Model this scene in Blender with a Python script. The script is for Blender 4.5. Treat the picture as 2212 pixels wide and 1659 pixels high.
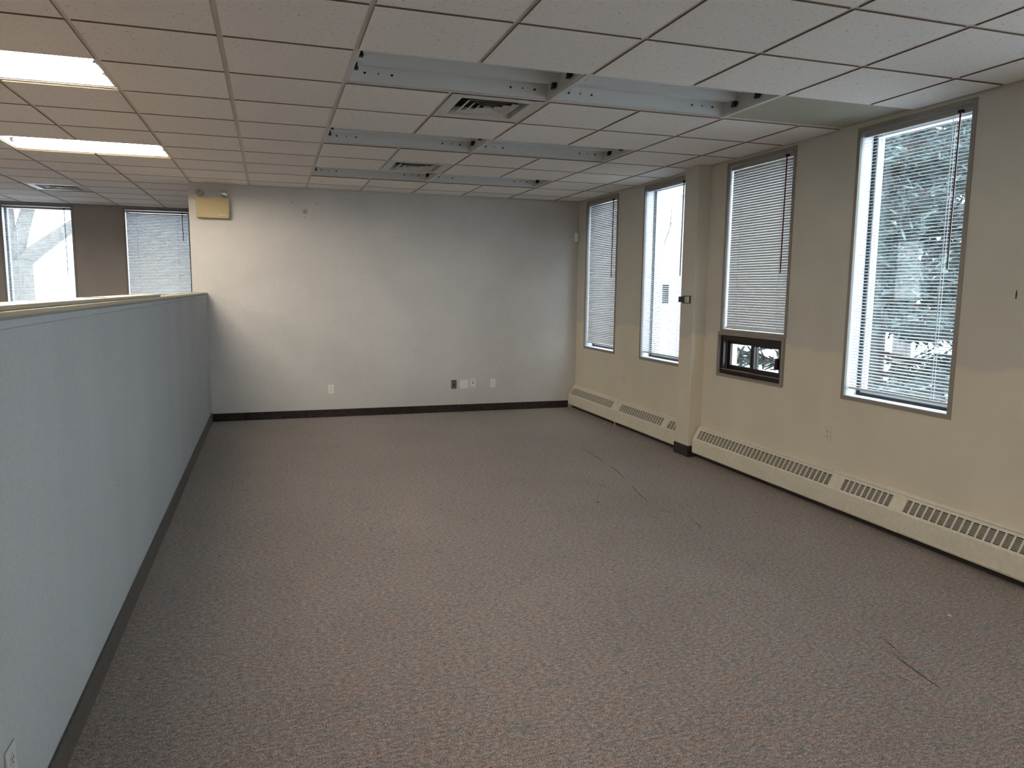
import bpy, bmesh, math, random
from mathutils import Vector, Matrix
random.seed(7)
R = math.radians
for o in list(bpy.data.objects): bpy.data.objects.remove(o)
SC = bpy.context.scene
COL = SC.collection

# ------------------------------------------------------------------ camera, sky, exposure
H = 2.675                     # ceiling height
G = 0.6096                    # ceiling grid
cam = bpy.data.cameras.new('camera'); cam_o = bpy.data.objects.new('camera', cam); COL.objects.link(cam_o)
cam.sensor_width = 36.0; cam.sensor_fit = 'HORIZONTAL'; cam.lens = 36.0*1603.06/2212
cam.clip_start = 0.05; cam.clip_end = 300
yaw, pitch, roll = 0.3145, 0.1271, 0.0109
fw = Vector((math.sin(yaw)*math.cos(pitch), math.cos(yaw)*math.cos(pitch), -math.sin(pitch)))
rt = Vector((math.cos(yaw), -math.sin(yaw), 0)); up = rt.cross(fw)
r2 = rt*math.cos(roll) + up*math.sin(roll); u2 = up*math.cos(roll) - rt*math.sin(roll)
m = Matrix(((r2.x, u2.x, -fw.x, 0.7937), (r2.y, u2.y, -fw.y, -3.7789), (r2.z, u2.z, -fw.z, H-1.1258), (0, 0, 0, 1)))
cam_o.matrix_world = m
SC.camera = cam_o

SKY_STRENGTH = 5.8            # overcast daylight
TUBE_STRENGTH = 74.0          # fluorescent tubes of the lit fixtures
world = bpy.data.worlds.new('overcast_sky'); SC.world = world; world.use_nodes = True
bg = world.node_tree.nodes['Background']
bg.inputs['Color'].default_value = (0.80, 0.90, 1.0, 1); bg.inputs['Strength'].default_value = SKY_STRENGTH
SC.view_settings.view_transform = 'Standard'; SC.view_settings.look = 'None'
SC.cycles.diffuse_bounces = 8; SC.cycles.max_bounces = 14; SC.cycles.transparent_max_bounces = 12
SC.view_settings.exposure = 0.76; SC.view_settings.gamma = 1.0; SC.view_settings.use_curve_mapping = False

# ------------------------------------------------------------------ materials
def new_mat(name, color=(.5, .5, .5), rough=.7, metal=0.0, spec=.3):
    mt = bpy.data.materials.new(name); mt.use_nodes = True
    b = mt.node_tree.nodes['Principled BSDF']
    b.inputs['Base Color'].default_value = (*color, 1); b.inputs['Roughness'].default_value = rough
    b.inputs['Metallic'].default_value = metal; b.inputs['Specular IOR Level'].default_value = spec
    return mt
def nd(mt, typ, **kw):
    n = mt.node_tree.nodes.new(typ)
    for k, v in kw.items(): setattr(n, k, v)
    return n
def lk(mt, a, b): mt.node_tree.links.new(a, b)
def bsdf(mt): return mt.node_tree.nodes['Principled BSDF']
def coords(mt, scale=(1, 1, 1), loc=(0, 0, 0), space='Object'):
    tc = nd(mt, 'ShaderNodeTexCoord'); mp = nd(mt, 'ShaderNodeMapping')
    mp.inputs['Scale'].default_value = scale; mp.inputs['Location'].default_value = loc
    lk(mt, tc.outputs[space], mp.inputs['Vector']); return mp.outputs['Vector']
def ramp(mt, src, stops):
    r = nd(mt, 'ShaderNodeValToRGB'); e = r.color_ramp.elements
    while len(e) < len(stops): e.new(0.5)
    for el, (p, c) in zip(e, stops): el.position = p; el.color = (*c, 1) if len(c) == 3 else c
    lk(mt, src, r.inputs['Fac']); return r.outputs['Color']
def noise(mt, vec, scale, detail=2, rough=.5):
    n = nd(mt, 'ShaderNodeTexNoise'); n.inputs['Scale'].default_value = scale
    n.inputs['Detail'].default_value = detail; n.inputs['Roughness'].default_value = rough
    lk(mt, vec, n.inputs['Vector']); return n.outputs['Fac']
def mix(mt, fac, a, b, blend='MIX'):
    x = nd(mt, 'ShaderNodeMix', data_type='RGBA', blend_type=blend)
    for s, v in ((x.inputs[0], fac), (x.inputs[6], a), (x.inputs[7], b)):
        if isinstance(v, (int, float)): s.default_value = v
        elif isinstance(v, tuple): s.default_value = (*v, 1)
        else: lk(mt, v, s)
    return x.outputs[2]
def math_n(mt, op, a, b=0.0):
    x = nd(mt, 'ShaderNodeMath', operation=op)
    for s, v in zip(x.inputs, (a, b)):
        if isinstance(v, (int, float)): s.default_value = v
        else: lk(mt, v, s)
    return x.outputs[0]
def bump(mt, h, strength=.2, dist=.01):
    b = nd(mt, 'ShaderNodeBump'); b.inputs['Strength'].default_value = strength; b.inputs['Distance'].default_value = dist
    lk(mt, h, b.inputs['Height']); lk(mt, b.outputs['Normal'], bsdf(mt).inputs['Normal'])

def plaster(name, color, grain=380, amount=.08, rough=.6, stretch=(1, 1, 1), spec=.25):
    mt = new_mat(name, color, rough, spec=spec); v = coords(mt, stretch)
    n1 = noise(mt, v, grain, 2); n2 = noise(mt, v, 2.2, 3)
    lo = tuple(c*(1-amount) for c in color); hi = tuple(min(1, c*(1+amount)) for c in color)
    a = ramp(mt, n1, [(.3, lo), (.7, hi)])
    b = ramp(mt, n2, [(.3, (.95, .95, .95)), (.7, (1.04, 1.04, 1.04))])
    lk(mt, mix(mt, 1.0, a, b, 'MULTIPLY'), bsdf(mt).inputs['Base Color']); bump(mt, n1, .12, .002)
    return mt

M = {}
M['far_wall'] = plaster('vinyl_wallcovering_warm_grey', (.62, .61, .605), 150, .10)
M['partition'] = plaster('vinyl_wallcovering_blue_grey', (.375, .405, .43), 240, .09, stretch=(1, 1, .35))
M['plain_wall'] = plaster('painted_wall_grey', (.42, .40, .38))
M['cap'] = new_mat('cream_plastic_cap', (.38, .345, .25), .4)
# cream painted window wall, its lower part repainted in a lighter cream with an uneven edge
mt = M['win_wall'] = plaster('painted_wall_cream', (.68, .665, .60), 300, .06)
base = bsdf(mt).inputs['Base Color'].links[0].from_socket
tc = nd(mt, 'ShaderNodeTexCoord'); sx = nd(mt, 'ShaderNodeSeparateXYZ'); lk(mt, tc.outputs['Object'], sx.inputs[0])
wob = noise(mt, coords(mt, (1, 1.3, .2)), 1.6, 2)
edge = math_n(mt, 'ADD', math_n(mt, 'MULTIPLY', wob, .34), 1.0)
low = math_n(mt, 'SMOOTH_MIN', math_n(mt, 'MULTIPLY', math_n(mt, 'SUBTRACT', edge, sx.outputs['Z']), 30), 1.0)
mk = nd(mt, 'ShaderNodeClamp'); lk(mt, low, mk.inputs['Value'])
lk(mt, mix(mt, mk.outputs[0], base, mix(mt, 1.0, base, (1.18, 1.13, 1.05), 'MULTIPLY')), bsdf(mt).inputs['Base Color'])
M['heater'] = plaster('cream_enamel_heater', (.83, .80, .68), 30, .05, .42)
M['heater_dark'] = new_mat('dark_heater_inside', (.035, .03, .025), .8)
M['trim'] = new_mat('taupe_aluminium_trim', (.33, .305, .275), .55)
M['reveal'] = new_mat('white_window_reveal', (.66, .68, .72), .5)
M['winframe'] = new_mat('white_aluminium_frame', (.62, .64, .66), .4)
M['gasket'] = new_mat('black_gasket', (.012, .012, .014), .5)
M['brown'] = new_mat('dark_brown_frame', (.022, .014, .011), .4)
M['slat'] = new_mat('white_blind_slat', (.75, .77, .79), .35)
M['rail'] = new_mat('grey_headrail', (.42, .40, .37), .4)
M['cord'] = new_mat('white_cord', (.75, .76, .78), .6)
M['wand_red'] = new_mat('dark_red_wand', (.10, .012, .008), .3)
M['wand_black'] = new_mat('black_wand', (.012, .010, .010), .3)
mt = M['glass'] = bpy.data.materials.new('window_glass'); mt.use_nodes = True
nt = mt.node_tree; nt.nodes.clear()
tr = nt.nodes.new('ShaderNodeBsdfTransparent'); tr.inputs[0].default_value = (.94, .97, .96, 1)
gl = nt.nodes.new('ShaderNodeBsdfGlossy'); gl.inputs['Roughness'].default_value = .02
ms = nt.nodes.new('ShaderNodeMixShader'); ms.inputs[0].default_value = .06; ou = nt.nodes.new('ShaderNodeOutputMaterial')
nt.links.new(tr.outputs[0], ms.inputs[1]); nt.links.new(gl.outputs[0], ms.inputs[2]); nt.links.new(ms.outputs[0], ou.inputs[0])

# acoustic ceiling tile: warm white with small fissures, brown unpainted edges
mt = M['tile'] = new_mat('fissured_ceiling_tile', (.55, .52, .48), .9, spec=.1)
oi = nd(mt, 'ShaderNodeObjectInfo'); tc = nd(mt, 'ShaderNodeTexCoord')
off = nd(mt, 'ShaderNodeVectorMath', operation='ADD'); cmb = nd(mt, 'ShaderNodeCombineXYZ')
lk(mt, math_n(mt, 'MULTIPLY', oi.outputs['Random'], 37.0), cmb.inputs[0]); lk(mt, math_n(mt, 'MULTIPLY', oi.outputs['Random'], 91.0), cmb.inputs[1])
lk(mt, tc.outputs['Object'], off.inputs[0]); lk(mt, cmb.outputs[0], off.inputs[1]); tv = off.outputs[0]
w1 = nd(mt, 'ShaderNodeTexNoise'); w1.inputs['Scale'].default_value = 30; lk(mt, tv, w1.inputs['Vector'])
warp = nd(mt, 'ShaderNodeVectorMath', operation='MULTIPLY_ADD'); lk(mt, w1.outputs['Color'], warp.inputs[0]); warp.inputs[1].default_value = (.05, .05, 0); lk(mt, tv, warp.inputs[2])
mp = nd(mt, 'ShaderNodeMapping'); mp.inputs['Scale'].default_value = (115, 185, 60); lk(mt, warp.outputs[0], mp.inputs['Vector'])
vo = nd(mt, 'ShaderNodeTexVoronoi'); vo.inputs['Scale'].default_value = 1.0; lk(mt, mp.outputs[0], vo.inputs['Vector'])
pick = noise(mt, tv, 45, 1)
thr = math_n(mt, 'MULTIPLY', math_n(mt, 'SUBTRACT', pick, .40), 1.15)
fis = math_n(mt, 'LESS_THAN', vo.outputs['Distance'], thr)
tone = math_n(mt, 'ADD', math_n(mt, 'MULTIPLY', oi.outputs['Random'], .06), .97)
tcol = mix(mt, 1.0, ramp(mt, noise(mt, tv, 260, 2), [(.3, (.82, .785, .75)), (.7, (.92, .89, .86))]), tone, 'MULTIPLY')
lk(mt, mix(mt, math_n(mt, 'MULTIPLY', fis, .70), tcol, (.28, .24, .20)), bsdf(mt).inputs['Base Color'])
M['tile_edge'] = new_mat('brown_tile_edge', (.22, .165, .12), .95, spec=0)
M['tee'] = new_mat('painted_steel_tee', (.68, .65, .62), .55)
mt = M['perforated'] = new_mat('grey_green_perforated_panel', (.30, .31, .26), .5)
v = coords(mt, (170, 170, 170)); vo = nd(mt, 'ShaderNodeTexVoronoi', feature='F1'); vo.inputs['Scale'].default_value = 1; vo.inputs['Randomness'].default_value = 0
lk(mt, v, vo.inputs['Vector'])
lk(mt, ramp(mt, vo.outputs['Distance'], [(.25, (.25, .245, .19)), (.42, (.40, .39, .31))]), bsdf(mt).inputs['Base Color'])
M['fixture'] = new_mat('white_enamel_reflector', (.62, .64, .645), .38)
M['diffuser'] = new_mat('white_enamel_diffuser', (.62, .60, .57), .4)
M['dark'] = new_mat('dark_void', (.012, .012, .012), .9)
M['socket'] = new_mat('black_lampholder', (.02, .02, .02), .5)
mt = M['tube'] = bpy.data.materials.new('lit_fluorescent_tube'); mt.use_nodes = True
nt = mt.node_tree; nt.nodes.clear(); em = nt.nodes.new('ShaderNodeEmission'); ou = nt.nodes.new('ShaderNodeOutputMaterial')
em.inputs[0].default_value = (1.0, .87, .70, 1); em.inputs[1].default_value = TUBE_STRENGTH; nt.links.new(em.outputs[0], ou.inputs[0])

# carpet: speckled loop pile with faint coloured flecks
def carpet(name, gain=1.0):
    mt = new_mat(name, (.1, .08, .07), .95, spec=.05)
    v = coords(mt)
    n1 = math_n(mt, 'ADD', math_n(mt, 'MULTIPLY', noise(mt, v, 190, 3, .75), .72), math_n(mt, 'MULTIPLY', noise(mt, coords(mt, (.7, 1.2, 1)), 62, 2, .6), .28))
    g = lambda c: tuple(x*gain for x in c)
    fine = ramp(mt, n1, [(.36, g((.030, .023, .020))), (.48, g((.185, .152, .140))), (.59, g((.40, .345, .32))), (.70, g((.70, .63, .59)))])
    hv = coords(mt, (9, 17, 1)); hn = nd(mt, 'ShaderNodeTexNoise'); hn.inputs['Scale'].default_value = 1.0; hn.inputs['Detail'].default_value = 3
    lk(mt, hv, hn.inputs['Vector'])
    hue = ramp(mt, hn.outputs['Fac'], [(.28, (.62, .78, .86)), (.44, (1, 1, 1)), (.55, (1.0, .98, .95)), (.64, (1.07, .95, .86)), (.76, (1.18, .83, .76))])
    big = ramp(mt, noise(mt, v, 1.4, 3), [(.3, (.94, .93, .93)), (.7, (1.06, 1.06, 1.07))])
    bsdf(mt).inputs['Sheen Weight'].default_value = .24; bsdf(mt).inputs['Sheen Roughness'].default_value = .45
    c = mix(mt, 1.0, mix(mt, .72, fine, hue, 'MULTIPLY'), big, 'MULTIPLY')
    lk(mt, c, bsdf(mt).inputs['Base Color']); bump(mt, n1, .6, .006)
    return mt
M['carpet'] = carpet('mottled_brown_carpet'); M['carpet_base'] = carpet('carpet_cove_base', .17)
M['seam'] = new_mat('dark_carpet_seam', (.035, .028, .027), .9)
M['ivory'] = new_mat('ivory_plastic', (.84, .81, .78), .35)
M['cream_plate'] = new_mat('cream_painted_plate', (.78, .74, .64), .4)
M['part_plate'] = new_mat('wall_coloured_plate', (.48, .50, .51), .4)
M['grey_plate'] = new_mat('grey_metal_plate', (.13, .135, .13), .45, .3)
M['beige_box'] = new_mat('yellowed_beige_enamel', (.50, .40, .22), .45)
M['chrome'] = new_mat('chrome_lamp', (.55, .52, .47), .18, .9)
M['silver'] = new_mat('brushed_silver', (.45, .47, .50), .3, .7)
M['black'] = new_mat('black_plastic', (.012, .012, .012), .45)
M['darkgrey'] = new_mat('dark_grey_plastic', (.10, .095, .095), .45)
M['spackle'] = new_mat('grey_green_filler', (.36, .37, .35), .8)
M['smudge'] = new_mat('dark_smudge', (.06, .06, .065), .9)
M['white_scrap'] = new_mat('white_scrap', (.7, .7, .7), .8)
M['snow'] = plaster('trodden_snow', (.80, .82, .86), 3, .06, .8)
M['concrete'] = plaster('pale_grey_concrete', (.40, .41, .46), 40, .08, .8)
M['brick'] = plaster('beige_brick_far', (.46, .36, .27), 20, .12, .9)
M['bark'] = plaster('grey_bark', (.11, .10, .095), 30, .35, .95, (1, 1, .25))
mt = M['needles'] = new_mat('blue_green_needles', (.10, .14, .13), .6)
gi = nd(mt, 'ShaderNodeNewGeometry')
lk(mt, ramp(mt, gi.outputs['Random Per Island'], [(0, (.012, .019, .019)), (.6, (.042, .060, .060)), (1, (.17, .21, .205))]), bsdf(mt).inputs['Base Color'])
M['bark_red'] = new_mat('reddish_twig', (.085, .048, .034), .8)

# ------------------------------------------------------------------ mesh helpers
class MB:
    def __init__(s): s.v = []; s.f = []; s.mi = []
    def add(s, vs, fs, mi=0):
        b = len(s.v); s.v += [tuple(p) for p in vs]; s.f += [tuple(i+b for i in f) for f in fs]; s.mi += [mi]*len(fs); return s
    def box(s, x0, x1, y0, y1, z0, z1, mi=0):
        x0, x1 = sorted((x0, x1)); y0, y1 = sorted((y0, y1)); z0, z1 = sorted((z0, z1))
        return s.add([(x0, y0, z0), (x1, y0, z0), (x1, y1, z0), (x0, y1, z0), (x0, y0, z1), (x1, y0, z1), (x1, y1, z1), (x0, y1, z1)],
                     [(0, 3, 2, 1), (4, 5, 6, 7), (0, 1, 5, 4), (1, 2, 6, 5), (2, 3, 7, 6), (3, 0, 4, 7)], mi)
    def tube(s, pts, rad, n=8, mi=0, cap=True):
        pts = [Vector(p) for p in pts]; rads = rad if isinstance(rad, (list, tuple)) else [rad]*len(pts)
        vs = []; fs = []
        for i, p in enumerate(pts):
            d = (pts[min(i+1, len(pts)-1)]-pts[max(i-1, 0)]).normalized()
            a = d.orthogonal().normalized() if abs(d.z) < .99 else Vector((1, 0, 0)); b = d.cross(a).normalized(); a = b.cross(d)
            for k in range(n):
                t = 2*math.pi*k/n; vs.append(p+a*math.cos(t)*rads[i]+b*math.sin(t)*rads[i])
        for i in range(len(pts)-1):
            for k in range(n): fs.append((i*n+k, i*n+(k+1) % n, (i+1)*n+(k+1) % n, (i+1)*n+k))
        if cap: fs.append(tuple(range(n-1, -1, -1))); fs.append(tuple(range((len(pts)-1)*n, len(pts)*n)))
        return s.add(vs, fs, mi)
    def prism(s, prof, a0, a1, axis='x', mi=0, closed=True):
        n = len(prof)
        f = {'x': lambda a, p: (a, p[0], p[1]), 'y': lambda a, p: (p[0], a, p[1]), 'z': lambda a, p: (p[0], p[1], a)}[axis]
        vs = [f(a0, p) for p in prof]+[f(a1, p) for p in prof]
        fs = [(i, (i+1) % n, n+(i+1) % n, n+i) for i in range(n if closed else n-1)]
        if closed: fs += [tuple(range(n-1, -1, -1)), tuple(range(n, 2*n))]
        return s.add(vs, fs, mi)
    def mesh(s, name, mats, smooth=False):
        me = bpy.data.meshes.new(name); me.from_pydata(s.v, [], s.f)
        for mm in (mats if isinstance(mats, (list, tuple)) else [mats]): me.materials.append(mm)
        me.polygons.foreach_set('material_index', s.mi)
        bm = bmesh.new(); bm.from_mesh(me); bmesh.ops.recalc_face_normals(bm, faces=bm.faces); bm.to_mesh(me); bm.free()
        if smooth: me.polygons.foreach_set('use_smooth', [True]*len(me.polygons))
        return me
    def build(s, name, mats, parent=None, loc=None, smooth=False, bevel=0):
        o = link(name, s.mesh(name, mats, smooth), parent, loc)
        if bevel:
            b = o.modifiers.new('bevel', 'BEVEL'); b.width = bevel; b.segments = 2; b.limit_method = 'ANGLE'
        return o
def link(name, me, parent=None, loc=None, rot=None):
    o = bpy.data.objects.new(name, me); COL.objects.link(o)
    if parent: o.parent = parent
    if loc is not None: o.location = loc
    if rot is not None: o.rotation_euler = rot
    return o
def thing(name, label, cat, loc=(0, 0, 0), rz=0, group=None):
    o = link(name, None, None, loc, (0, 0, rz)); o.empty_display_size = .1
    return tag(o, label, cat, group)
def tag(o, label=None, cat=None, group=None, kind=None):
    if label: o['label'] = label
    if cat: o['category'] = cat
    if group: o['group'] = group
    if kind: o['kind'] = kind
    return o
def struct(o, label, cat): return tag(o, label, cat, None, 'structure')
def lathe(prof, n=20):
    b = MB(); vs = []; fs = []
    for r_, z in prof:
        for k in range(n): t = 2*math.pi*k/n; vs.append((r_*math.cos(t), r_*math.sin(t), z))
    for i in range(len(prof)-1):
        for k in range(n): fs.append((i*n+k, i*n+(k+1) % n, (i+1)*n+(k+1) % n, (i+1)*n+k))
    fs.append(tuple(range(n))); fs.append(tuple(range((len(prof)-1)*n, len(prof)*n)))
    return b.add(vs, fs)

# ------------------------------------------------------------------ room shell
XR = 4.62; YF = 5.275; YB = 8.30; XL = -6.2; YN = -6.3; TOP = H+.16; WT = .18
floor = struct(MB().box(XL-.2, XR+WT, YN-.2, YB+WT, -.12, 0).build('floor', M['carpet']), 'mottled brown carpet floor of the empty office', 'floor')
ceiling = struct(MB().box(XL-.2, XR+WT, YN-.2, YB+WT, TOP, TOP+.15).build('ceiling', M['plain_wall']), 'suspended ceiling of fissured white tiles in a steel grid', 'ceiling')
# far wall with its return towards the back of the left-hand area
wall_far = struct(MB().box(-.03, XR, YF, YF+.12, 0, TOP).build('wall_far', M['far_wall']), 'warm grey vinyl-covered end wall with outlets near the floor', 'wall')
struct(MB().box(-.03, .09, YF+.12, YB, 0, TOP).build('wall_return', M['plain_wall']), 'side wall running back behind the end wall', 'wall')
struct(MB().box(XL-.2, XL, YN, YB, 0, TOP).build('wall_left', M['plain_wall']), 'grey wall at the far side of the left-hand area', 'wall')
struct(MB().box(XL-.2, XR+WT, YN-.2, YN, 0, TOP).build('wall_near', M['plain_wall']), 'grey wall behind the viewer', 'wall')

WZ0, WZ1 = .807, 2.652         # window casing bottom / top
WW = .90                       # casing width
right_windows = [4.56, 3.04, 1.52, 0.0, -1.52, -3.04]
back_windows = [-.735, -2.262, -3.79]
def sheet_cells(us, vs, solid, f, t0, t1):
    """welded slab from a grid of solid cells; f(u, v, t) -> point"""
    idx = {}; V = []; F = []
    def vt(i, j, t):
        k = (i, j, t)
        if k not in idx: idx[k] = len(V); V.append(f(us[i], vs[j], (t0, t1)[t]))
        return idx[k]
    nu, nv = len(us)-1, len(vs)-1
    for i in range(nu):
        for j in range(nv):
            if not solid(i, j): continue
            for t in (0, 1): F.append((vt(i, j, t), vt(i+1, j, t), vt(i+1, j+1, t), vt(i, j+1, t)))
            for (di, dj, a, c) in ((-1, 0, (i, j), (i, j+1)), (1, 0, (i+1, j), (i+1, j+1)), (0, -1, (i, j), (i+1, j)), (0, 1, (i, j+1), (i+1, j+1))):
                ni, nj = i+di, j+dj
                if ni < 0 or nj < 0 or ni >= nu or nj >= nv or not solid(ni, nj):
                    F.append((vt(*a, 0), vt(*c, 0), vt(*c, 1), vt(*a, 1)))
    return MB().add(V, F)
def wall_with_openings(lo, hi, centers, f, t0, t1):
    hw = WW/2-.008; us = [lo]
    for c in sorted(centers): us += [c-hw, c+hw]
    us.append(hi); zs = [0, WZ0+.008, WZ1-.008, TOP]
    return sheet_cells(us, zs, lambda i, j: not (i % 2 == 1 and j == 1), f, t0, t1)
b = wall_with_openings(YN, YB+WT, right_windows, lambda u, v, t: (t, u, v), XR, XR+WT)
wall_right = struct(b.build('wall_right', M['win_wall']), 'cream painted window wall with tall narrow windows', 'wall')
b = wall_with_openings(XL-.2, XR, back_windows, lambda u, v, t: (u, t, v), YB, YB+WT)
struct(b.build('wall_back', M['plain_wall']), 'grey wall with blinded windows seen beyond the partition', 'wall')
# column on the window wall
CX, CY0, CY1 = 4.49, 2.222, 2.456
column = struct(MB().box(CX, XR+.02, CY0, CY1, 0, H+.1).build('column', M['win_wall'], bevel=.006), 'cream painted boxed column between two windows', 'column')
MB().box(CX-.008, XR-.01, CY0-.008, CY1+.008, 0, .105).build('base_strip', M['carpet_base'], column)['label'] = 'dark carpet base strip'
# half-height partition
PX = .115; PT = 1.462; PY0 = -5.2
part = struct(MB().box(PX-.115, PX, PY0, YF-.012, 0, PT).build('wall_partition', M['partition']), 'half-height blue grey partition with a cream cap', 'partition')
b = MB(); b.box(PX-.135, PX+.012, PY0, YF-.004, PT-.004, PT+.014)
b.build('cap', M['cap'], part, bevel=.005)['label'] = 'cream plastic cap rail'
b = MB(); b.box(PX-.125, PX+.003, PY0, 1.55, PT+.0145, PT+.030); b.build('cap_insert', M['cap'], part, bevel=.004)
b = MB(); b.box(PX-.002, PX+.009, PY0, YF-.012, PT-.034, PT-.008); b.build('cap_lip', M['partition'], part, bevel=.004)
MB().box(PX-.118, PX-.02, -.06, -.03, PT+.0302, PT+.0322).build('cap_joint', M['trim'], part)
# base strips
struct(MB().box(PX+.012, XR-.10, YF-.010, YF-.0005, 0, .092).build('baseboard_far', M['carpet_base']), 'dark brown carpet base along the end wall', 'baseboard')
struct(MB().box(PX+.0005, PX+.011, PY0, YF-.011, 0, .105).build('baseboard_partition', M['carpet_base']), 'dark carpet base along the partition', 'baseboard')

# ------------------------------------------------------------------ suspended ceiling
GAP = .012; DROP = .009; tile_cache = {}
def tile_mesh(w, d):
    key = (round(w, 3), round(d, 3))
    if key not in tile_cache:
        b = MB(); x, y = w/2-GAP, d/2-GAP
        b.add([(-x, -y, 0), (x, -y, 0), (x, y, 0), (-x, y, 0)], [(0, 1, 2, 3)], 0)
        b.add([(-x, -y, 0), (x, -y, 0), (x, y, 0), (-x, y, 0), (-x, -y, DROP+.01), (x, -y, DROP+.01), (x, y, DROP+.01), (-x, y, DROP+.01)],
              [(0, 4, 5, 1), (1, 5, 6, 2), (2, 6, 7, 3), (3, 7, 4, 0), (4, 7, 6, 5)], 1)
        tile_cache[key] = b.mesh('ceiling_tile', [M['tile'], M['tile_edge']])
    return tile_cache[key]
fixtures = [(i, j, 0) for i in (2, 4) for j in (0, 3, 6)] + [(-2, 1, 1), (-2, 5, 1), (-2, -3, 1), (-6, 3, 1), (-6, -1, 1), (4, -10, 1)]  # last entry: unseen lamp added behind the viewer to brighten the right side
vents = [(3, 1), (3, 5), (-3, 10)]
taken = set(vents)
for i, j, lit in fixtures: taken |= {(i, j), (i+1, j)}
taken |= {(6, 0), (7, 0)}
i0 = math.floor(XL/G); j0 = math.floor(YN/G); far_tiles = MB()
for i in range(i0, 8):
    for j in range(j0, 14):
        if (i, j) in taken: continue
        x0, x1 = max(i*G, XL), min((i+1)*G, XR); y0, y1 = max(j*G, YN), min((j+1)*G, YB)
        if j >= 8 and i >= 0: y1 = min(y1, YF)
        if y1-y0 < .05 or x1-x0 < .05: continue
        c = ((x0+x1)/2, (y0+y1)/2, H)
        if j >= -4 and i >= -6:
            link('ceiling_tile', tile_mesh(x1-x0, y1-y0), ceiling, c)
        else:
            far_tiles.box(x0+GAP, x1-GAP, y0+GAP, y1-GAP, H, H+DROP+.01)
far_tiles.build('outer_ceiling_tiles', M['tile'], ceiling)['kind'] = 'stuff'
TZ = H+DROP; TWD = .0145
def bar(name, x0, x1, y0, y1, zoff=0.0):
    b = MB(); cx, cy = (x0+x1)/2, (y0+y1)/2
    alongx = x1-x0 > y1-y0; w = (y1-y0 if alongx else x1-x0)/2; l = (x1-x0 if alongx else y1-y0)/2
    prof = [(-w, -.003+zoff), (w, -.003+zoff), (w, .001+zoff), (.0015, .001+zoff), (.0015, .038), (-.0015, .038), (-.0015, .001+zoff), (-w, .001+zoff)]
    b.prism(prof, -l, l, 'x' if alongx else 'y')
    return b.build(name, M['tee'], ceiling, (cx, cy, TZ))
mains = [i for i in range(-10, 8) if i % 2 == 0 or i in (1, -1)]
for i in range(-10, 8):
    yend = YF if i >= 1 else YB
    if i == 0: yend = YF-.004
    if i in (0, 1, 2, 4, 6, -2, -4, -6, -8, -10):
        bar('main_runner', i*G-TWD, i*G+TWD, YN, yend)
# cross tees between runners
for j in range(j0+1, 14):
    y = j*G
    segs = [(-6.2, 0)] if j > 8 else [(-6.2, XR)]
    for a, c in segs:
        bar('cross_tee', a, c, y-.012, y+.012, .0012)
# short tees splitting the bays along the depth, interrupted by fixtures
def short_runs(i):
    run = []; j = j0
    while j < 14:
        if (i-1, j) in taken and (i, j) in taken and ((i, j) not in vents and (i-1, j) not in vents):
            j += 1; continue
        s = j
        while j < 14 and not ((i-1, j) in taken and (i, j) in taken and ((i, j) not in vents and (i-1, j) not in vents)): j += 1
        run.append((s*G, j*G))
    return run
for i in (3, 5, 7, -1, -3, -5, -7, -9):
    for a, c in short_runs(i):
        a = max(a, YN); c = min(c, YF if i >= 0 else YB)
        if c-a > .05: bar('cross_tee', i*G-.012, i*G+.012, a+.013, c-.013, .0006)
# greenish perforated panel by the window wall
o = MB().box(6*G+.012, XR-.002, .012, G-.012, H+DROP+.001, H+DROP+.006).build('perforated_panel', M['perforated'], ceiling)
o['label'] = 'flat grey-green perforated panel'

# light fixtures --------------------------------------------------------
FW = 2*G-.03; FD = G-.03
def fixture_shell():
    y = FD/2; x = FW/2
    prof = [(-y, 0), (-y+.016, 0), (-y+.018, .014), (-y+.040, .088), (-.165, .094), (-.150, .052), (-.085, .052), (-.070, .094), (.070, .094), (.085, .052), (.150, .052), (.165, .094), (y-.040, .088), (y-.018, .014), (y-.016, 0), (y, 0)]
    b = MB(); n = len(prof); vs = [(-x, p[0], p[1]) for p in prof]+[(x, p[0], p[1]) for p in prof]
    b.add(vs, [(i, i+1, n+i+1, n+i) for i in range(n-1)])
    return b.mesh('housing', M['fixture'])
shell_me = fixture_shell()
end_me = MB().box(-.006, .006, -FD/2, FD/2, 0, .1).mesh('end_plate', M['fixture'])
b = MB(); b.prism([(-.012, .012), (.012, .012), (.012, -.03), (.004, -.03), (.004, -.042), (-.016, -.042), (-.016, -.03), (-.012, -.03)], -.016, .016, 'y'); holder_me = b.mesh('lamp_holder', [M['socket']])
hole_big = MB().tube([(0, 0, -.002), (0, 0, .002)], .0075, 10).mesh('knockout_hole', M['dark'])
hole_small = MB().tube([(0, 0, -.002), (0, 0, .002)], .004, 10).mesh('knockout_hole', M['dark'])
b = MB(); b.tube([(-FW/2+.03, 0, 0), (FW/2-.03, 0, 0)], .0165, 14); tube_me = b.mesh('tube', M['tube'], True)
names_lit = {(-2, 1): 'lit open fluorescent fixture above the partition, nearer of the two',
             (-2, 5): 'lit open fluorescent fixture deeper in the left-hand area, with yellowish reflector',
             (-2, -3): 'lit fixture over the partition, just above the left edge of view', (-6, 3): 'lit fixture far to the left, toward the back windows', (-6, -1): 'lit fixture far to the left, level with the viewer', (4, -10): 'unseen lit fixture added far behind the viewer to brighten the window side'}
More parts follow.
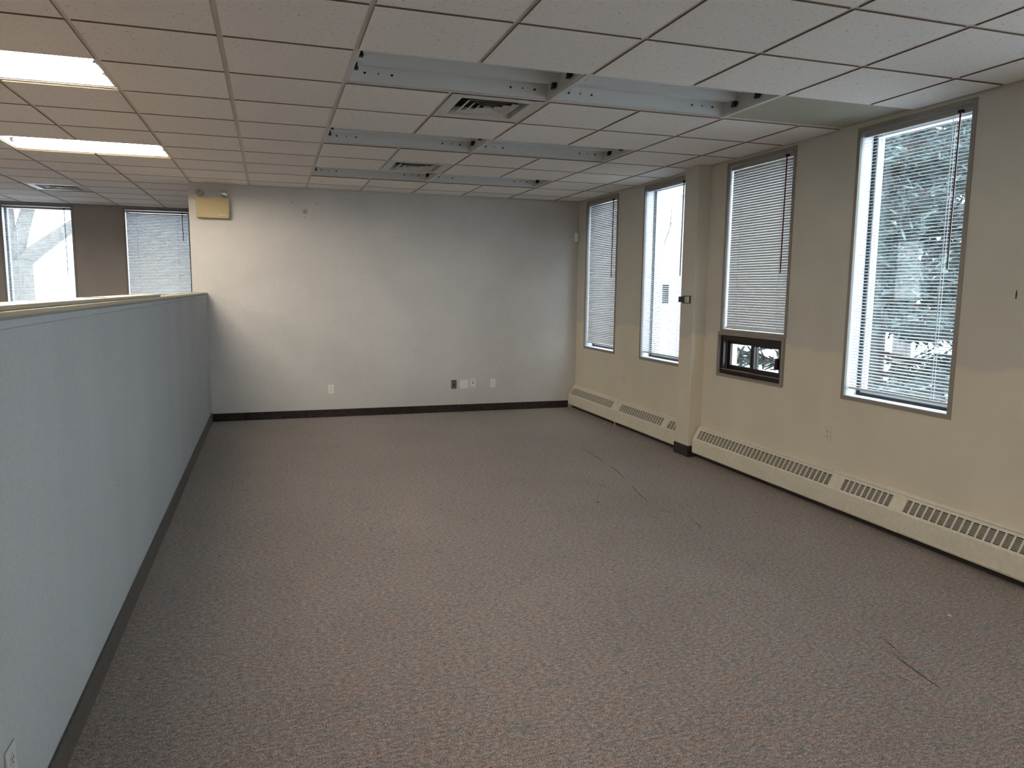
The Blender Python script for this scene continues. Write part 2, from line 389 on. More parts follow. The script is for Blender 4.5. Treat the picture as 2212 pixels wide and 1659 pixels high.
names_un = {(2, 0): 'unlit empty fixture directly in front of the nearer square air diffuser', (4, 0): 'unlit empty fixture beside the grey-green ceiling panel',
            (2, 3): 'unlit empty fixture between the two square air diffusers', (4, 3): 'unlit empty fixture in the middle row, on the window side',
            (2, 6): 'unlit empty fixture behind the farther air diffuser, close to the end wall', (4, 6): 'unlit empty fixture nearest the end wall on the window side'}
for i, j, lit in fixtures:
    lab = (names_lit if lit else names_un)[(i, j)]
    f = thing('light_fixture', lab, 'ceiling light', ((i+1)*G, (j+.5)*G, H+DROP+.002), 0, 'lit fluorescent fixtures' if lit else 'unlit fluorescent fixtures')
    link('housing', shell_me, f)
    for s in (-1, 1):
        for yy in (-.118, .118):
            o = link('lamp_holder', holder_me, f, (s*(FW/2-.026), yy, .060)); o.scale = (s, 1, 1)
        link('end_plate', end_me, f, (s*(FW/2-.006), 0, 0))
        if not lit:
            for dx in (-.075, 0, .075): link('knockout_hole', hole_big if dx else hole_small, f, (s*(FW/2-.17)+dx, FD/2-.0275, .046), (R(74), 0, 0))
    if lit:
        for yy in (-.118, .118): link('tube', tube_me, f, (0, yy, .033))

# air diffusers ---------------------------------------------------------
def sq_ring(r0, z0, r1, z1, t=.002):
    b = MB()
    q = lambda r_, z: [(-r_, -r_, z), (r_, -r_, z), (r_, r_, z), (-r_, r_, z)]
    vs = q(r0, z0)+q(r1, z1)+q(r0-t, z0+t)+q(r1-t, z1+t); fs = []
    for k in range(4):
        n = (k+1) % 4
        fs += [(k, n, 4+n, 4+k), (8+k, 12+k, 12+n, 8+n), (k, 8+k, 8+n, n), (4+k, 4+n, 12+n, 12+k)]
    return b.add(vs, fs)
ring_me = []
for r0, r1 in ((.166, .138), (.118, .092), (.072, .048)):
    ring_me.append(sq_ring(r0, .001, r1, .014).mesh('louvre', M['diffuser']))
b = MB(); o_, n_ = G/2-.014, .215
b.add([(-o_, -o_, 0), (o_, -o_, 0), (o_, o_, 0), (-o_, o_, 0), (-n_, -n_, 0), (n_, -n_, 0), (n_, n_, 0), (-n_, n_, 0), (-.205, -.205, .05), (.205, -.205, .05), (.205, .205, .05), (-.205, .205, .05)],
      [(k, (k+1) % 4, 4+(k+1) % 4, 4+k) for k in range(4)]+[(4+k, 4+(k+1) % 4, 8+(k+1) % 4, 8+k) for k in range(4)])
plate_me = b.mesh('face_plate', M['diffuser'])
duct_me = MB().box(-.205, .205, -.205, .205, .05, .12).mesh('duct_throat', M['dark'])
b = MB(); b.add([(-.03, -.03, .001), (.03, -.03, .001), (.03, .03, .001), (-.03, .03, .001), (-.018, -.018, .016), (.018, -.018, .016), (.018, .018, .016), (-.018, .018, .016)], [(0, 1, 2, 3), (0, 4, 5, 1), (1, 5, 6, 2), (2, 6, 7, 3), (3, 7, 4, 0), (4, 7, 6, 5)])
cone_me = b.mesh('centre_cone', M['diffuser'])
for (i, j), lab in zip(vents, ('square white air diffuser behind the nearest unlit fixture', 'square white air diffuser in front of the fixture closest to the end wall', 'square white air diffuser in the left-hand ceiling near the back windows')):
    f = thing('air_diffuser', lab, 'air vent', ((i+.5)*G, (j+.5)*G, H+.003), 0, 'ceiling air diffusers')
    link('face_plate', plate_me, f); link('duct_throat', duct_me, f)
    for rm in ring_me: link('louvre', rm, f)
    link('centre_cone', cone_me, f)

# ------------------------------------------------------------------ windows and blinds (local x along the wall, y outward, z up)
CW = .028                      # casing width
OW = WW/2-CW                   # half clear opening
def frame_boxes(b, x0, x1, z0, z1, w, y0, y1, mi=0):
    q = sheet_cells([x0, x0+w, x1-w, x1], [z0, z0+w, z1-w, z1], lambda i, j: (i, j) != (1, 1), lambda u, v, t: (u, t, v), y0, y1)
    b.add(q.v, q.f, mi); return b
win_n = 0
def window(loc, rz, label, z0=WZ0, slider=False):
    global win_n; win_n += 1
    zc0 = 1.19 if slider else z0
    root = struct(frame_boxes(MB(), -WW/2, WW/2, zc0, WZ1, CW, -.006, .012).build('window_%d' % win_n, M['trim'], None, loc), label, 'window')
    root.rotation_euler = (0, 0, rz)
    frame_boxes(MB(), -OW-.012, OW+.012, zc0+CW-.012, WZ1-CW+.012, .012, .012, .118).build('reveal', M['reveal'], root)
    frame_boxes(MB(), -OW, OW, zc0+CW, WZ1-CW, .020, .104, .116).build('gasket', M['gasket'], root)
    frame_boxes(MB(), -OW-.02, OW+.02, zc0+CW-.02, WZ1-CW+.02, .052, .118, .17).build('window_frame', M['winframe'], root)
    MB().box(-OW+.02, OW-.02, .140, .146, zc0+CW+.02, WZ1-CW-.02).build('pane', M['glass'], root)
    MB().box(-WW/2+.005, WW/2-.005, .17, WT, zc0-.03 if slider else zc0+.002, zc0+CW+.002).build('outer_sill', M['winframe'], root)
    return root
def slat_mesh(tilt):
    w = .025; prof = []; n = 4
    for k in range(n+1):
        t = -1+2*k/n; prof.append((t*w/2, .0026*(1-t*t)))
    prof = [(y, z) for y, z in prof]+[(y, z-.0005) for y, z in reversed(prof)]
    c, s = math.cos(tilt), math.sin(tilt)
    b = MB(); b.prism([(y*c-z*s, y*s+z*c) for y, z in prof], -OW+.010, OW-.010, 'x'); return b.mesh('slat', M['slat'], False)
def blind(loc, rz, label, tilt, wand='wand_red', wand_len=.90, wx=.333, z0=WZ0, z_gap=.052, pitch=.0213, zbot=None, y=.038, group='venetian window blinds', jit=.0):
    root = thing('venetian_blind', label, 'blind', loc, rz, group)
    ztop = WZ1-CW
    MB().box(-OW+.006, OW-.006, y-.018, y+.018, ztop-.036, ztop-.006).build('headrail', M['rail'], root, bevel=.002)
    bot = (z0+CW+z_gap) if zbot is None else zbot
    me = slat_mesh(tilt); z = ztop-.052; k = 0; rnd = random.Random(len(label))
    while z > bot+.016:
        o = link('slat', me, root, (0, y, z)); o.rotation_euler = (rnd.uniform(-1, 1)*R(jit), rnd.uniform(-1, 1)*R(.06), 0)
        z -= pitch; k += 1
    MB().box(-OW+.010, OW-.010, y-.013, y+.013, bot-.005, bot+.010).build('bottom_rail', M['slat'], root, bevel=.003)
    for sx in (-.27, .27):
        for yy in (-.013, .013): MB().box(sx-.0012, sx+.0012, y+yy-.0006, y+yy+.0006, bot, ztop-.036).build('ladder_cord', M['cord'], root)
        MB().box(sx-.0075, sx-.0055, y-.0008, y+.0008, bot, ztop-.036).build('lift_cord', M['cord'], root)
    b = MB(); zt = ztop-.028
    b.tube([(wx, y-.030, zt), (wx+.002, y-.036, zt-wand_len)], .0048, 6); b.build('tilt_wand', M[wand], root)
    MB().box(wx-.014, wx+.014, y-.036, y-.018, zt-.004, zt+.010).build('wand_hook', M['black'], root)
    return root
RZ = -math.pi/2
win_labels = {4.56: 'tall narrow window beside the far corner', 3.04: 'tall narrow window half hidden by the column', 1.52: 'window with a small brown sliding sash beneath the blind',
              0.0: 'tall narrow window looking onto the spruce tree', -1.52: 'tall window just beyond the right edge of view', -3.04: 'tall window level with the viewer'}
bl_labels = {4.56: 'closed white blind beside the far corner', 3.04: 'open white blind partly hidden by the column', 1.52: 'closed short white blind above the brown sliding sash',
             0.0: 'open white blind in front of the spruce tree', -1.52: 'white blind in the window beyond the right edge of view', -3.04: 'white blind in the window level with the viewer'}
tilts = {4.56: 68, 3.04: 12, 1.52: 75, 0.0: 11, -1.52: 14, -3.04: 14}
for c in right_windows:
    sl = (c == 1.52)
    window((XR, c, 0), RZ, win_labels[c], slider=sl)
    blind((XR, c, 0), RZ, bl_labels[c], R(tilts[c]), zbot=1.19+CW+.012 if sl else None, wx={1.52: .325, 4.56: .295}.get(c, .332), jit=.8)
for c, lab, lb, tl, wd, wl in zip(back_windows, ('back window beside the end wall, seen over the partition', 'back window at the left edge of view, with a tree trunk outside', 'back window beyond the left edge of view'),
                        ('nearly closed white blind of the back window beside the end wall', 'open white blind of the back window at the left edge', 'white blind of the back window beyond the left edge'), (70, 18, 18), ('wand_black', 'wand_black', 'wand_black'), (.40, .91, .9)):
    window((c, YB, 0), 0, lab); blind((c, YB, 0), 0, lb, R(tl), wd, wl, .335, jit=.8)
# sliding sash below the short blind
sl = thing('sliding_sash_window', 'small dark brown sliding sash below the short blind', 'window', (XR, 1.535, 0), RZ); sl['kind'] = 'structure'; sl.name = 'window_%d' % (win_n+1)
sz0, sz1 = .802, 1.192; hw = .452
frame_boxes(MB(), -hw, hw, sz0, sz1, .024, -.016, .004).build('casing', M['trim'], sl)
frame_boxes(MB(), -hw+.03, hw-.03, sz0+.03, sz1-.03, .014, .0, .085).build('sash_liner', M['brown'], sl)
frame_boxes(MB(), -hw+.022, hw-.022, sz0+.022, sz1-.022, .046, .006, .026).build('outer_frame', M['brown'], sl)
b = frame_boxes(MB(), -.022, hw-.055, sz0+.055, sz1-.055, .046, .030, .052)
s1 = b.build('sash', M['brown'], sl); MB().box(.322, .352, .014, .034, .93, 1.02).build('latch', M['brown'], s1); MB().box(.022, hw-.099, .040, .044, sz0+.099, sz1-.099).build('pane', M['glass'], s1)
b = frame_boxes(MB(), -hw+.055, .028, sz0+.055, sz1-.055, .046, .056, .078)
s2 = b.build('sash', M['brown'], sl); MB().box(-hw+.099, -.016, .066, .070, sz0+.099, sz1-.099).build('pane', M['glass'], s2)
MB().box(-hw+.03, hw-.03, .004, .020, sz0+.060, sz0+.066).build('track', M['trim'], sl)

# ------------------------------------------------------------------ baseboard heaters
HX = XR
def heater(name, label, y0, y1, secs, splices):
    """y0>y1 run along the wall; secs = list of (cover_y0, cover_y1, grille_y0, grille_y1)"""
    root = thing('baseboard_heater', label, 'heater', (HX, (y0+y1)/2, 0)); oy = (y0+y1)/2
    X = lambda x: x-HX
    prof_back = [(X(4.618), .045), (X(4.618), .292), (X(4.612), .297), (X(4.590), .293), (X(4.583), .280), (X(4.586), .275), (X(4.606), .275), (X(4.606), .045)]
    MB().prism(prof_back, y0-oy, y1-oy, 'y').build('back_panel', M['heater'], root)
    MB().box(X(4.56), X(4.606), y0-oy-.01, y1-oy+.01, .07, .13).build('heating_element', M['heater_dark'], root)
    MB().box(X(4.575), X(4.618), y0-oy, y1-oy, .0, .045).build('toe_space', M['heater_dark'], root)
    T = (4.5795, .2775); L = (4.5215, .1775)           # slope top / bottom
    for a, c, ga, gc in secs:
        b = MB()
        lerp = lambda t: (X(T[0]+(L[0]-T[0])*t), T[1]+(L[1]-T[1])*t)
        t0, t1 = .16, .86
        p = [lerp(0), lerp(t0), lerp(t1), lerp(1)]
        A, C = a-oy, c-oy; GA, GC = ga-oy, gc-oy
        line = p+[(X(4.5215), .056), (X(4.526), .047), (X(4.560), .044)]; ys = [A, GA, GC, C]
        vs = [(q[0], y, q[1]) for q in line for y in ys]
        b.add(vs, [(r_*4+k, r_*4+k+1, r_*4+5+k, r_*4+4+k) for r_ in range(len(line)-1) for k in range(3) if not (r_ == 1 and k == 1)])
        cov = b.build('front_cover', M['heater'], root)
        so = cov.modifiers.new('solid', 'SOLIDIFY'); so.thickness = .0015; so.offset = 0
        MB().box(X(4.5190), X(4.5212), A, C, .060, .066).build('drip_edge', M['heater'], cov)
        # grille: upright ribs and fine louvres
        b = MB(); n = max(1, round(abs(ga-gc)/.0515)); st = (GC-GA)/n
        def quadbar(tA, tB, ya, yb, off=0.0):
            pa, pb = lerp(tA), lerp(tB); n_ = Vector((pb[1]-pa[1], -(pb[0]-pa[0]))).normalized()
            o1 = n_*(-.0002-off); o2 = n_*(-.003-off)
            vs = [(pa[0]+o1.x, ya, pa[1]+o1.y), (pb[0]+o1.x, ya, pb[1]+o1.y), (pb[0]+o1.x, yb, pb[1]+o1.y), (pa[0]+o1.x, yb, pa[1]+o1.y),
                  (pa[0]+o2.x, ya, pa[1]+o2.y), (pb[0]+o2.x, ya, pb[1]+o2.y), (pb[0]+o2.x, yb, pb[1]+o2.y), (pa[0]+o2.x, yb, pa[1]+o2.y)]
            b.add(vs, [(0, 1, 2, 3), (4, 7, 6, 5), (0, 4, 5, 1), (1, 5, 6, 2), (2, 6, 7, 3), (3, 7, 4, 0)])
        for k in range(n+1):
            y = GA+st*k; quadbar(t0, t1, y-.0055, y+.0055)
        nl = 10
        for k in range(1, nl):
            t = t0+(t1-t0)*k/nl; quadbar(t-.0125, t+.0125, GA, GC, .0004)
        b.build('grille', M['heater'], cov)['kind'] = 'stuff'
        # dark interior behind the grille
        b = MB(); pa, pb = lerp(.06), lerp(.96)
        b.add([(pa[0]+.014, GA, pa[1]-.012), (pb[0]+.014, GA, pb[1]-.012), (pb[0]+.014, GC, pb[1]-.012), (pa[0]+.014, GC, pa[1]-.012)], [(0, 1, 2, 3)])
        b.build('grille_backing', M['heater_dark'], cov)
    for s in splices:
        b = MB(); Y = s-oy
        b.prism([(X(4.5188), .050), (X(4.5188), .1783), (X(4.5773), .2793), (X(4.5787), .2783), (X(4.5203), .1778), (X(4.5203), .050)], Y-.004, Y+.085, 'y')
        b.build('splice_plate', M['heater'], root)
    return root
def end_cap(root, y, w=.03):
    oy = root.location.y; X = lambda x: x-HX
    prof = [(X(4.618), .045), (X(4.618), .297), (X(4.585), .288), (X(4.5185), .181), (X(4.5185), .060), (X(4.524), .045)]
    MB().prism(prof, y-oy, y-w-oy, 'y').build('end_cap', M['heater'], root, bevel=.004)
h1 = heater('h1', 'cream baseboard heater between the far corner and the column', YF-.012, CY1+.012,
            [(YF-.014, 3.87, 5.235, 3.975), (3.868, 2.725, 3.78, 2.81), (2.723, CY1+.014, 2.70, CY1+.02)], [3.862, 2.72])
h2 = heater('h2', 'long cream baseboard heater in front of the column, under the windows', 2.195, -3.6,
            [(2.17, .335, 2.150, .42), (.333, -.218, .308, -.130), (-.220, -1.98, -.23, -1.93), (-1.98, -3.6, -2.02, -3.55)], [.335, -.218, -1.98])
end_cap(h2, 2.198)

# ------------------------------------------------------------------ wall plates and fittings
def outlet(name, label, loc, rz, mat, group):
    """faces local -y"""
    t = thing('power_outlet', label, 'outlet', loc, rz, group)
    MB().box(-.035, .035, -.006, 0, -.057, .057).build('cover_plate', M[mat], t, bevel=.002)
    for s in (-1, 1):
        b = lathe([(.0165, 0), (.0165, .002)], 16); o = b.build('socket', M[mat], t, (0, -.006, s*.020)); o.rotation_euler = (R(90), 0, 0)
        for q in ((-.0075, -.005, -.001, .008), (.005, .0075, -.001, .008), (-.002, .002, -.010, -.006)):
            MB().box(q[0], q[1], -.0004, .0006, q[2], q[3]).build('slot', M['dark'], o, (0, 0, .0022)).rotation_euler = (R(-90), 0, 0)
    return t
outlet('o', 'white power outlet by itself on the left part of the end wall', (1.457, YF-.0005, H-2.338), 0, 'ivory', 'end wall outlets')
outlet('o', 'white power outlet at the right end of the row of wall plates', (3.480, YF-.0005, H-2.323), 0, 'ivory', 'end wall outlets')
outlet('o', 'cream outlet between the two far windows above the heater', (XR-.0005, 3.866, H-2.128), RZ, 'cream_plate', 'window wall outlets')
outlet('o', 'cream outlet between the sash window and the spruce-side window', (XR-.0005, .555, H-2.144), RZ, 'cream_plate', 'window wall outlets')
outlet('o', 'blue grey outlet low on the partition at the bottom left corner', (PX+.0005, -1.68, .303), math.pi/2, 'part_plate', 'partition outlets')
t = thing('cable_plate', 'dark grey plate with a black hole, leftmost of the row', 'wall plate', (2.966, YF-.0005, H-2.323))
MB().box(-.033, .033, -.012, 0, -.055, .055).build('cover_plate', M['grey_plate'], t, bevel=.010)
o = lathe([(.011, 0), (.011, .003)], 16).build('cable_hole', M['dark'], t, (0, -.011, -.004)); o.rotation_euler = (R(90), 0, 0)
t = thing('blank_plate', 'square blank white plate second in the row', 'wall plate', (3.100, YF-.0005, H-2.327))
MB().box(-.057, .057, -.007, 0, -.056, .056).build('cover_plate', M['ivory'], t, bevel=.002)
for sx in (-.025, .025):
    o = lathe([(.003, 0), (.003, .001)], 10).build('screw', M['silver'], t, (sx, -.007, .042)); o.rotation_euler = (R(90), 0, 0)
t = thing('jack_plate', 'narrow white jack plate with a black hole', 'wall plate', (3.216, YF-.0005, H-2.322))
MB().box(-.034, .034, -.008, 0, -.058, .058).build('cover_plate', M['ivory'], t, bevel=.002)
o = lathe([(.0085, 0), (.0085, .003)], 16).build('cable_hole', M['dark'], t, (0, -.0065, .010)); o.rotation_euler = (R(90), 0, 0)
for zz in (.042, -.043): MB().box(-.024, .024, -.0086, -.0078, zz-.002, zz+.002).build('slot', M['darkgrey'], t)

# emergency light
t = thing('emergency_light', 'yellowed beige emergency light box with two lamp heads', 'emergency light', (.220, YF-.0005, H-.272))
MB().box(-.168, .168, -.085, 0, -.107, .107).build('housing', M['beige_box'], t, bevel=.004)
b = MB(); b.box(.085, .130, -.0862, -.085, -.075, -.071)
b.build('mark', M['ivory'], t)
o = lathe([(.006, 0), (.006, .002)], 12).build('indicator', M['ivory'], t, (.072, -.0845, -.073)); o.rotation_euler = (R(90), 0, 0)
for sx, ang in ((-.128, -32), (.118, 18)):
    hd = lathe([(.012, -.052), (.018, -.046), (.030, -.018), (.036, .0), (.037, .012), (.033, .014)], 20).build('lamp_head', M['chrome'], t, (sx, -.050, .160), True)
    hd.rotation_euler = (R(96), 0, R(ang))
    lathe([(.031, .0142), (.024, .020), (.010, .023)], 20).build('lens', M['glass'], hd, None, True)
    lathe([(.008, .0), (.008, .012)], 12).build('bulb', M['dark'], hd)
    MB().tube([(sx+.012, -.045, .105), (sx+.010, -.045, .128), (sx, -.046, .142)], .009, 10).build('swivel', M['ivory'], t, None, True)
# old thermostat opening patched with filler, and screw holes
o = lathe([(.028, 0), (.028, .0012)], 28).build('filled_hole', M['spackle'], wall_far, (1.207, YF-.0003, H-.264)); o.rotation_euler = (R(90), 0, 0); o['label'] = 'round patch of grey filler'
hole_me = lathe([(.0055, 0), (.0055, .0008)], 10).mesh('screw_hole', M['dark'])
pin_me = lathe([(.0023, 0), (.0023, .0006)], 8).mesh('nail_hole', M['smudge'])
for x, z in ((1.071, -.161), (1.338, -.164), (1.195, -.322)): link('screw_hole', hole_me, wall_far, (x, YF-.0003, H+z), (R(90), 0, 0))
for x, z in ((1.805, -.952), (1.835, -.962), (1.815, -1.728), (1.842, -1.740), (3.045, -1.918), (3.066, -1.922), (4.184, -.781), (4.150, -1.900), (4.170, -1.904), (3.029, -.794), (3.040, -.780),
             (.530, -1.252), (.540, -1.29), (.556, -1.296), (.572, -1.30), (.545, -1.342), (.566, -1.345), (.585, -1.35), (.600, -1.355), (.515, -2.20), (.543, -2.279), (.600, -2.283), (.570, -2.31), (.38, -1.08)):
    link('nail_hole', pin_me, wall_far, (x, YF-.0003, H+z), (R(90), 0, 0))
MB().box(-.0007, .0007, -.0005, 0, -.36, .30).build('wallcovering_seam', M['plain_wall'], wall_far, (3.318, YF, H-.50))
def blot(name, pts, parent, mat, axis='x', off=0):
    b = MB(); n = len(pts)
    if axis == 'x': vs = [(off, p[0], p[1]) for p in pts]
    b.add(vs, [tuple(range(n))]); return b.build(name, M[mat], parent)
blot('scuff_mark', [(-.135, .650), (-.110, .652), (-.098, .668), (-.085, .675), (-.100, .662), (-.112, .645)], part, 'smudge', off=PX+.0008)
blot('scuff_mark', [(3.79, .318), (3.81, .318), (3.812, .345), (3.795, .345)], part, 'smudge', off=PX+.0008)
blot('scuff_mark', [(3.69, .262), (3.715, .265), (3.71, .295), (3.695, .292)], part, 'smudge', off=PX+.0008)
blot('scratch', [(-.781, H-1.150), (-.788, H-1.148), (-.790, H-1.12), (-.784, H-1.095), (-.780, H-1.12)], wall_right, 'brown', off=XR-.0008)

# motion sensor across the far corner
t = thing('motion_sensor', 'small white motion sensor box in the far corner', 'sensor', (4.598, 5.255, H-.452), R(-45))
b = MB(); b.prism([(-.027, .0), (-.027, -.022), (-.018, -.034), (.018, -.034), (.027, -.022), (.027, .0)], -.056, .056, 'z'); b.build('housing', M['ivory'], t, bevel=.003)
MB().box(-.016, .016, -.0348, -.033, -.040, .000).build('lens', M['cord'], t)

# metal holder on the column front
t = thing('wall_holder', 'small grey and silver metal holder on the column front', 'holder', (CX-.0005, 2.335, H-1.204), RZ)
MB().box(-.062, .060, -.010, 0, -.036, .036).build('back_plate', M['black'], t, bevel=.004)
b = MB(); prof = [(.018+.038*math.cos(a_)*1.0, -.012-.026*math.sin(a_)) for a_ in [math.pi*k/8 for k in range(9)]]
b.prism(prof, -.031, .031, 'z'); b.build('curved_cover', M['silver'], t, bevel=.002)
MB().box(-.050, -.008, -.066, -.010, -.026, .028).build('bracket_arm', M['darkgrey'], t, bevel=.003)
o = lathe([(.007, 0), (.007, .003)], 12).build('screw_head', M['black'], t, (-.020, -.0655, -.006)); o.rotation_euler = (R(90), 0, 0)

# carpet seam and small litter -----------------------------------------
def ribbon(name, pts, w, parent, mat):
    b = MB(); vs = []; fs = []
    for k, (x, y) in enumerate(pts):
        ww = .55*w*(.35 if k in (0, len(pts)-1) else 1)
        vs += [(x-ww/2, y, .0016), (x+ww/2, y, .0016)]
        if k: fs.append((2*k-2, 2*k-1, 2*k+1, 2*k))
    b.add(vs, fs); return b.build(name, M[mat], parent)
for pts, w in (([(3.690, 2.88), (3.668, 2.66), (3.655, 2.50), (3.648, 2.36), (3.63, 2.20)], .012), ([(3.622, 2.10), (3.612, 1.98), (3.588, 1.82), (3.553, 1.66)], .013),
               ([(3.500, 1.42), (3.470, 1.30), (3.430, 1.12), (3.412, .98)], .011), ([(3.415, .90), (3.43, .72), (3.44, .60)], .006), ([(3.474, .45), (3.470, .40), (3.462, .34)], .014),
               ([(3.36, -.20), (3.350, -.32), (3.345, -.40)], .005), ([(3.395, -1.23), (3.372, -1.33), (3.338, -1.46)], .006), ([(3.318, -1.40), (3.300, -1.48), (3.285, -1.58), (3.272, -1.68)], .008)):
    ribbon('carpet_seam', pts, w, floor, 'seam')
def scrap(label, loc, s, mat):
    rnd = random.Random(label); b = MB(); vs = []
    for k in range(7):
        a_ = 2*math.pi*k/7; r_ = s*rnd.uniform(.5, 1.1); vs.append((r_*math.cos(a_), .7*r_*math.sin(a_), rnd.uniform(.001, .5*s)))
    vs.append((0, 0, s*.6)); b.add(vs, [(k, (k+1) % 7, 7) for k in range(7)]+[tuple(range(7))])
    tag(b.build('litter_scrap', M[mat], None, loc), label, 'scrap', 'litter on the carpet')
scrap('tiny dark crumb in the middle of the carpet beside the seam', (3.035, 1.05, .002), .018, 'smudge')
scrap('white paper scrap on the carpet in front of the long heater', (3.876, -1.182, .002), .014, 'white_scrap')
scrap('white fleck under the far heater near the corner', (4.47, 4.02, .002), .014, 'white_scrap')
scrap('pale fleck under the far heater near the column', (4.50, 3.30, .002), .012, 'white_scrap')
b = MB(); b.tube([(0, 0, .05), (.004, -.012, .035), (-.006, -.03, .022), (-.012, -.038, .004)], [.004, .006, .006, .004], 6)
tag(b.build('tape_strip', M['cream_plate'], None, (4.512, 3.845, 0)), 'loose beige strip hanging below the far heater', 'strip')

# ------------------------------------------------------------------ outside
GZ = -.55
struct(MB().box(-60, 80, -40, 90, GZ-.2, GZ).build('ground_snow', M['snow']), 'snow-covered ground outside the windows', 'ground')
# pale canopy frame seen through the window next to the column
t = thing('canopy_frame', 'pale concrete canopy frame outside the half-hidden window', 'canopy', (9.0, 10.0, GZ))
for y in (8.04-10, 10.19-10, 11.22-10): MB().box(-.13, .13, y-.14, y+.14, 0, 4.35).build('post', M['concrete'], t)
MB().box(-.16, .16, -2.3, 1.6, 4.05, 4.35).build('beam', M['concrete'], t)
MB().box(-.25, .45, -2.4, 1.7, 4.9, 5.1).build('roof_slab', M['concrete'], t)
for y in (-1.96, .19, 1.22): MB().box(-.08, .08, y-.08, y+.08, 4.35, 4.9).build('strut', M['concrete'], t)
# low building across the road
t = thing('road_building', 'low beige building far across the snow', 'building', (34, 52, GZ), R(-20))
MB().box(-14, 10, 0, 8, 0, 3.6).build('wall', M['brick'], t); MB().box(-14.3, 10.3, -.3, 8.3, 3.6, 3.95).build('roof', M['concrete'], t)
for k in range(6):
    w = MB().box(-12.5+k*3.6, -10.6+k*3.6, -.06, .1, 1.0, 2.6).build('window', M['dark'], t)

def limb(b, p, d, ln, r_, depth, rnd, splits=2, n=8, up_bias=.25):
    pts = [p]; rad = [r_]; q = p.copy(); dd = d.copy(); seg = 4
    for k in range(seg):
        dd = (dd+Vector((rnd.uniform(-.16, .16), rnd.uniform(-.16, .16), rnd.uniform(-.05, .12)*up_bias*4))).normalized()
        q = q+dd*(ln/seg); pts.append(q.copy()); rad.append(r_*(1-.42*(k+1)/seg))
    b.tube(pts, rad, n)
    if depth:
        for k in range(splits+(1 if rnd.random() < .5 else 0)):
            a_ = rnd.uniform(0, 2*math.pi); s = rnd.uniform(.45, .95)
            nd_ = (dd+Vector((math.cos(a_)*s, math.sin(a_)*s, rnd.uniform(-.1, .5)))).normalized()
            st = pts[rnd.choice((2, 3, 4))]
            limb(b, st.copy(), nd_, ln*rnd.uniform(.6, .8), rad[-1]*rnd.uniform(.6, .85), depth-1, rnd, splits, max(4, n-2), up_bias)
def bare_tree(label, loc, trunk_r, trunk_h, seed, lean=(0, 0, 1), depth=5, first=None):
    rnd = random.Random(seed); t = thing('bare_tree', label, 'tree', loc, 0, 'bare trees outside')
    MB().tube([(0, 0, -.2), (0, 0, .35), (lean[0]*trunk_h*.5, lean[1]*trunk_h*.5, trunk_h*.5), (lean[0]*trunk_h, lean[1]*trunk_h, trunk_h)], [trunk_r*1.35, trunk_r*1.05, trunk_r*.95, trunk_r*.85], 16).build('trunk', M['bark'], t, None, True)
    b = MB(); top = Vector((lean[0]*trunk_h, lean[1]*trunk_h, trunk_h-.15))
    dirs = first or [(rnd.uniform(-.7, .7), rnd.uniform(-.7, .7), 1) for _ in range(4)]
    for dv in dirs: limb(b, top.copy(), Vector(dv).normalized(), trunk_h*rnd.uniform(.8, 1.1), trunk_r*.42, depth, rnd)
    b.build('branches', M['bark'], t, None, True)['kind'] = 'stuff'
bare_tree('large bare tree whose trunk fills the left back window', (-4.0, 13.2, GZ), .37, 2.55, 3, (.02, 0, 1), 4, [(.75, .1, .62), (-.25, .1, 1), (.15, .3, 1), (-.6, .2, .7)])
bare_tree('thin bare tree behind the large trunk', (-2.9, 19.0, GZ), .13, 2.0, 23, (0, 0, 1), 5)
bare_tree('slender bare tree beyond the canopy frame', (15.5, 24.0, GZ), .16, 2.6, 11, (0, 0, 1), 5)

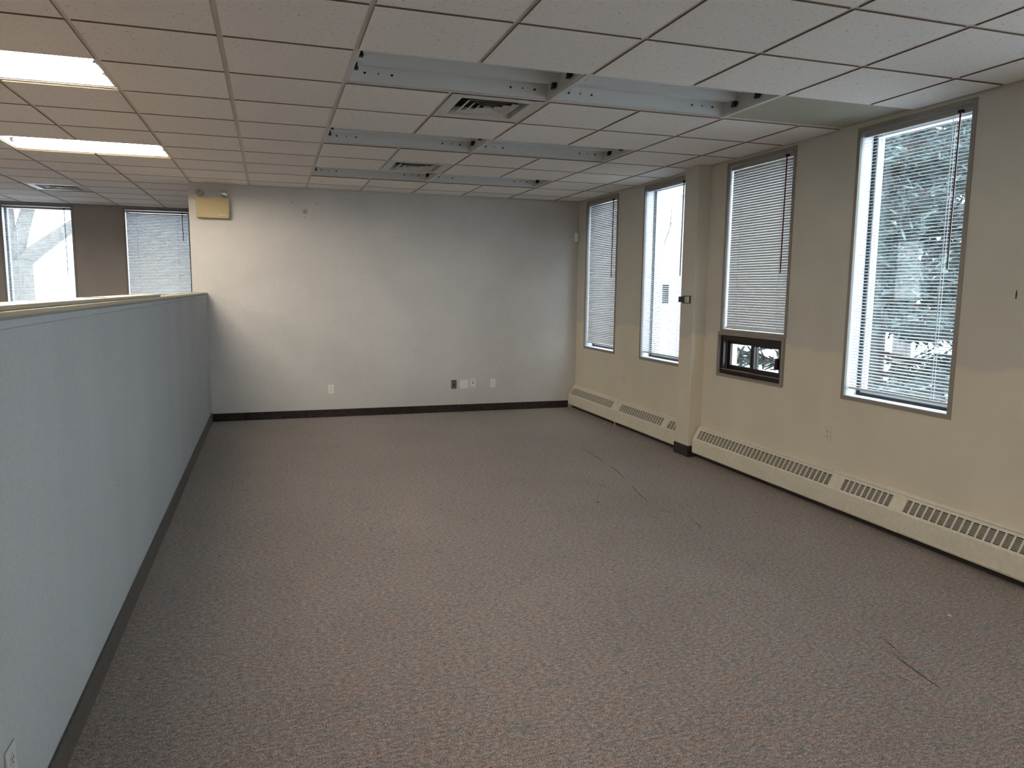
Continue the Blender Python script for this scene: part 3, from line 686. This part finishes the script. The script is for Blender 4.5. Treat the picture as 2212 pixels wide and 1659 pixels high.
# blue spruce close to the right-hand window
def spruce(label, loc, height, radius, seed):
    rnd = random.Random(seed); t = thing('spruce_tree', label, 'tree', loc)
    MB().tube([(0, 0, -.2), (0, 0, height*.5), (0, 0, height)], [.17, .10, .02], 12).build('trunk', M['bark'], t, None, True)
    br = MB(); nb = MB()
    def sprig(p, d, ln, r_):
        a = d.orthogonal().normalized(); c = d.cross(a)
        br_n = 4; vs = []; fs = []
        # core
        base = len(nb.v)
        for k, (tt, rr) in enumerate(((0, .35), (.5, .42), (.9, .30), (1.0, .05))):
            for q in range(5):
                an = 2*math.pi*q/5; vs.append(p+d*ln*tt+(a*math.cos(an)+c*math.sin(an))*r_*rr)
        for k in range(3):
            for q in range(5): fs.append((k*5+q, k*5+(q+1) % 5, (k+1)*5+(q+1) % 5, (k+1)*5+q))
        nn = 26
        for k in range(nn):
            tt = (k+.5)/nn; an = k*2.4; o = (a*math.cos(an)+c*math.sin(an))
            q = p+d*ln*tt; tip = q+(o*.85+d*.55)*r_*1.05; w = d.cross(o)*r_*.085
            i = len(vs); vs += [q+w, q-w, tip]; fs.append((i, i+1, i+2))
        nb.add(vs, fs)
    z = .85
    while z < height*.86:
        rr = radius*(1-z/height)**.8; nbr = 14 if z < 4 else 8
        for k in range(nbr):
            an = 2*math.pi*(k+rnd.random()*.8)/nbr; L = rr*rnd.uniform(.75, 1.08)
            d0 = Vector((math.cos(an), math.sin(an), rnd.uniform(-.28, .02)))
            if d0.x > .8 or (z < 1.75 and d0.y > .25): continue                      # thin on the far side, low boughs over the path pruned
            pts = [Vector((0, 0, z))+d0*L*f+Vector((0, 0, .16*L*f*f)) for f in (0, .35, .7, 1)]
            br.tube(pts, [.022, .016, .010, .005], 5)
            ns = int(L*(25 if z < 4.2 else 8))
            for s in range(ns):
                f = .22+.78*(s+rnd.random())/ns
                p = Vector((0, 0, z))+d0*L*f+Vector((0, 0, .16*L*f*f))
                side = -1 if s % 2 else 1
                out = (Vector((d0.x, d0.y, 0)).normalized()*rnd.uniform(.5, 1)+Vector((-d0.y, d0.x, 0))*side*rnd.uniform(.3, 1.0)+Vector((0, 0, rnd.uniform(-.35, .35)))).normalized()
                tw = rnd.uniform(.10, .30)*(1.2-.5*f)
                br.tube([p, p+out*tw], [.004, .003], 4, cap=False)
                for e in range(3):
                    o2 = (out+Vector((rnd.uniform(-.6, .6), rnd.uniform(-.6, .6), rnd.uniform(-.35, .5)))).normalized()
                    sprig(p+out*tw*rnd.uniform(.35, 1), o2, rnd.uniform(.11, .19), rnd.uniform(.024, .034))
        z += .27
    br.build('branches', M['bark_red'], t)['kind'] = 'stuff'; nb.build('needle_foliage', M['needles'], t)['kind'] = 'stuff'
    return t
sp = spruce('blue-green spruce standing close outside the right-hand window', (7.9, 3.6, GZ), 8.5, 2.6, 5)
def copy_tree(o, label, loc, rz):
    c = o.copy(); COL.objects.link(c); c.location = loc; c.rotation_euler = (0, 0, rz); c['label'] = label; c.scale = (1.2, 1.2, 1.6)
    for ch in o.children:
        d = ch.copy(); COL.objects.link(d); d.parent = c
copy_tree(sp, 'second spruce added as a dark backdrop behind the one at the right-hand window', (14.2, 9.3, GZ), 1.9)  # added tree, blocks bright sky behind the near spruce
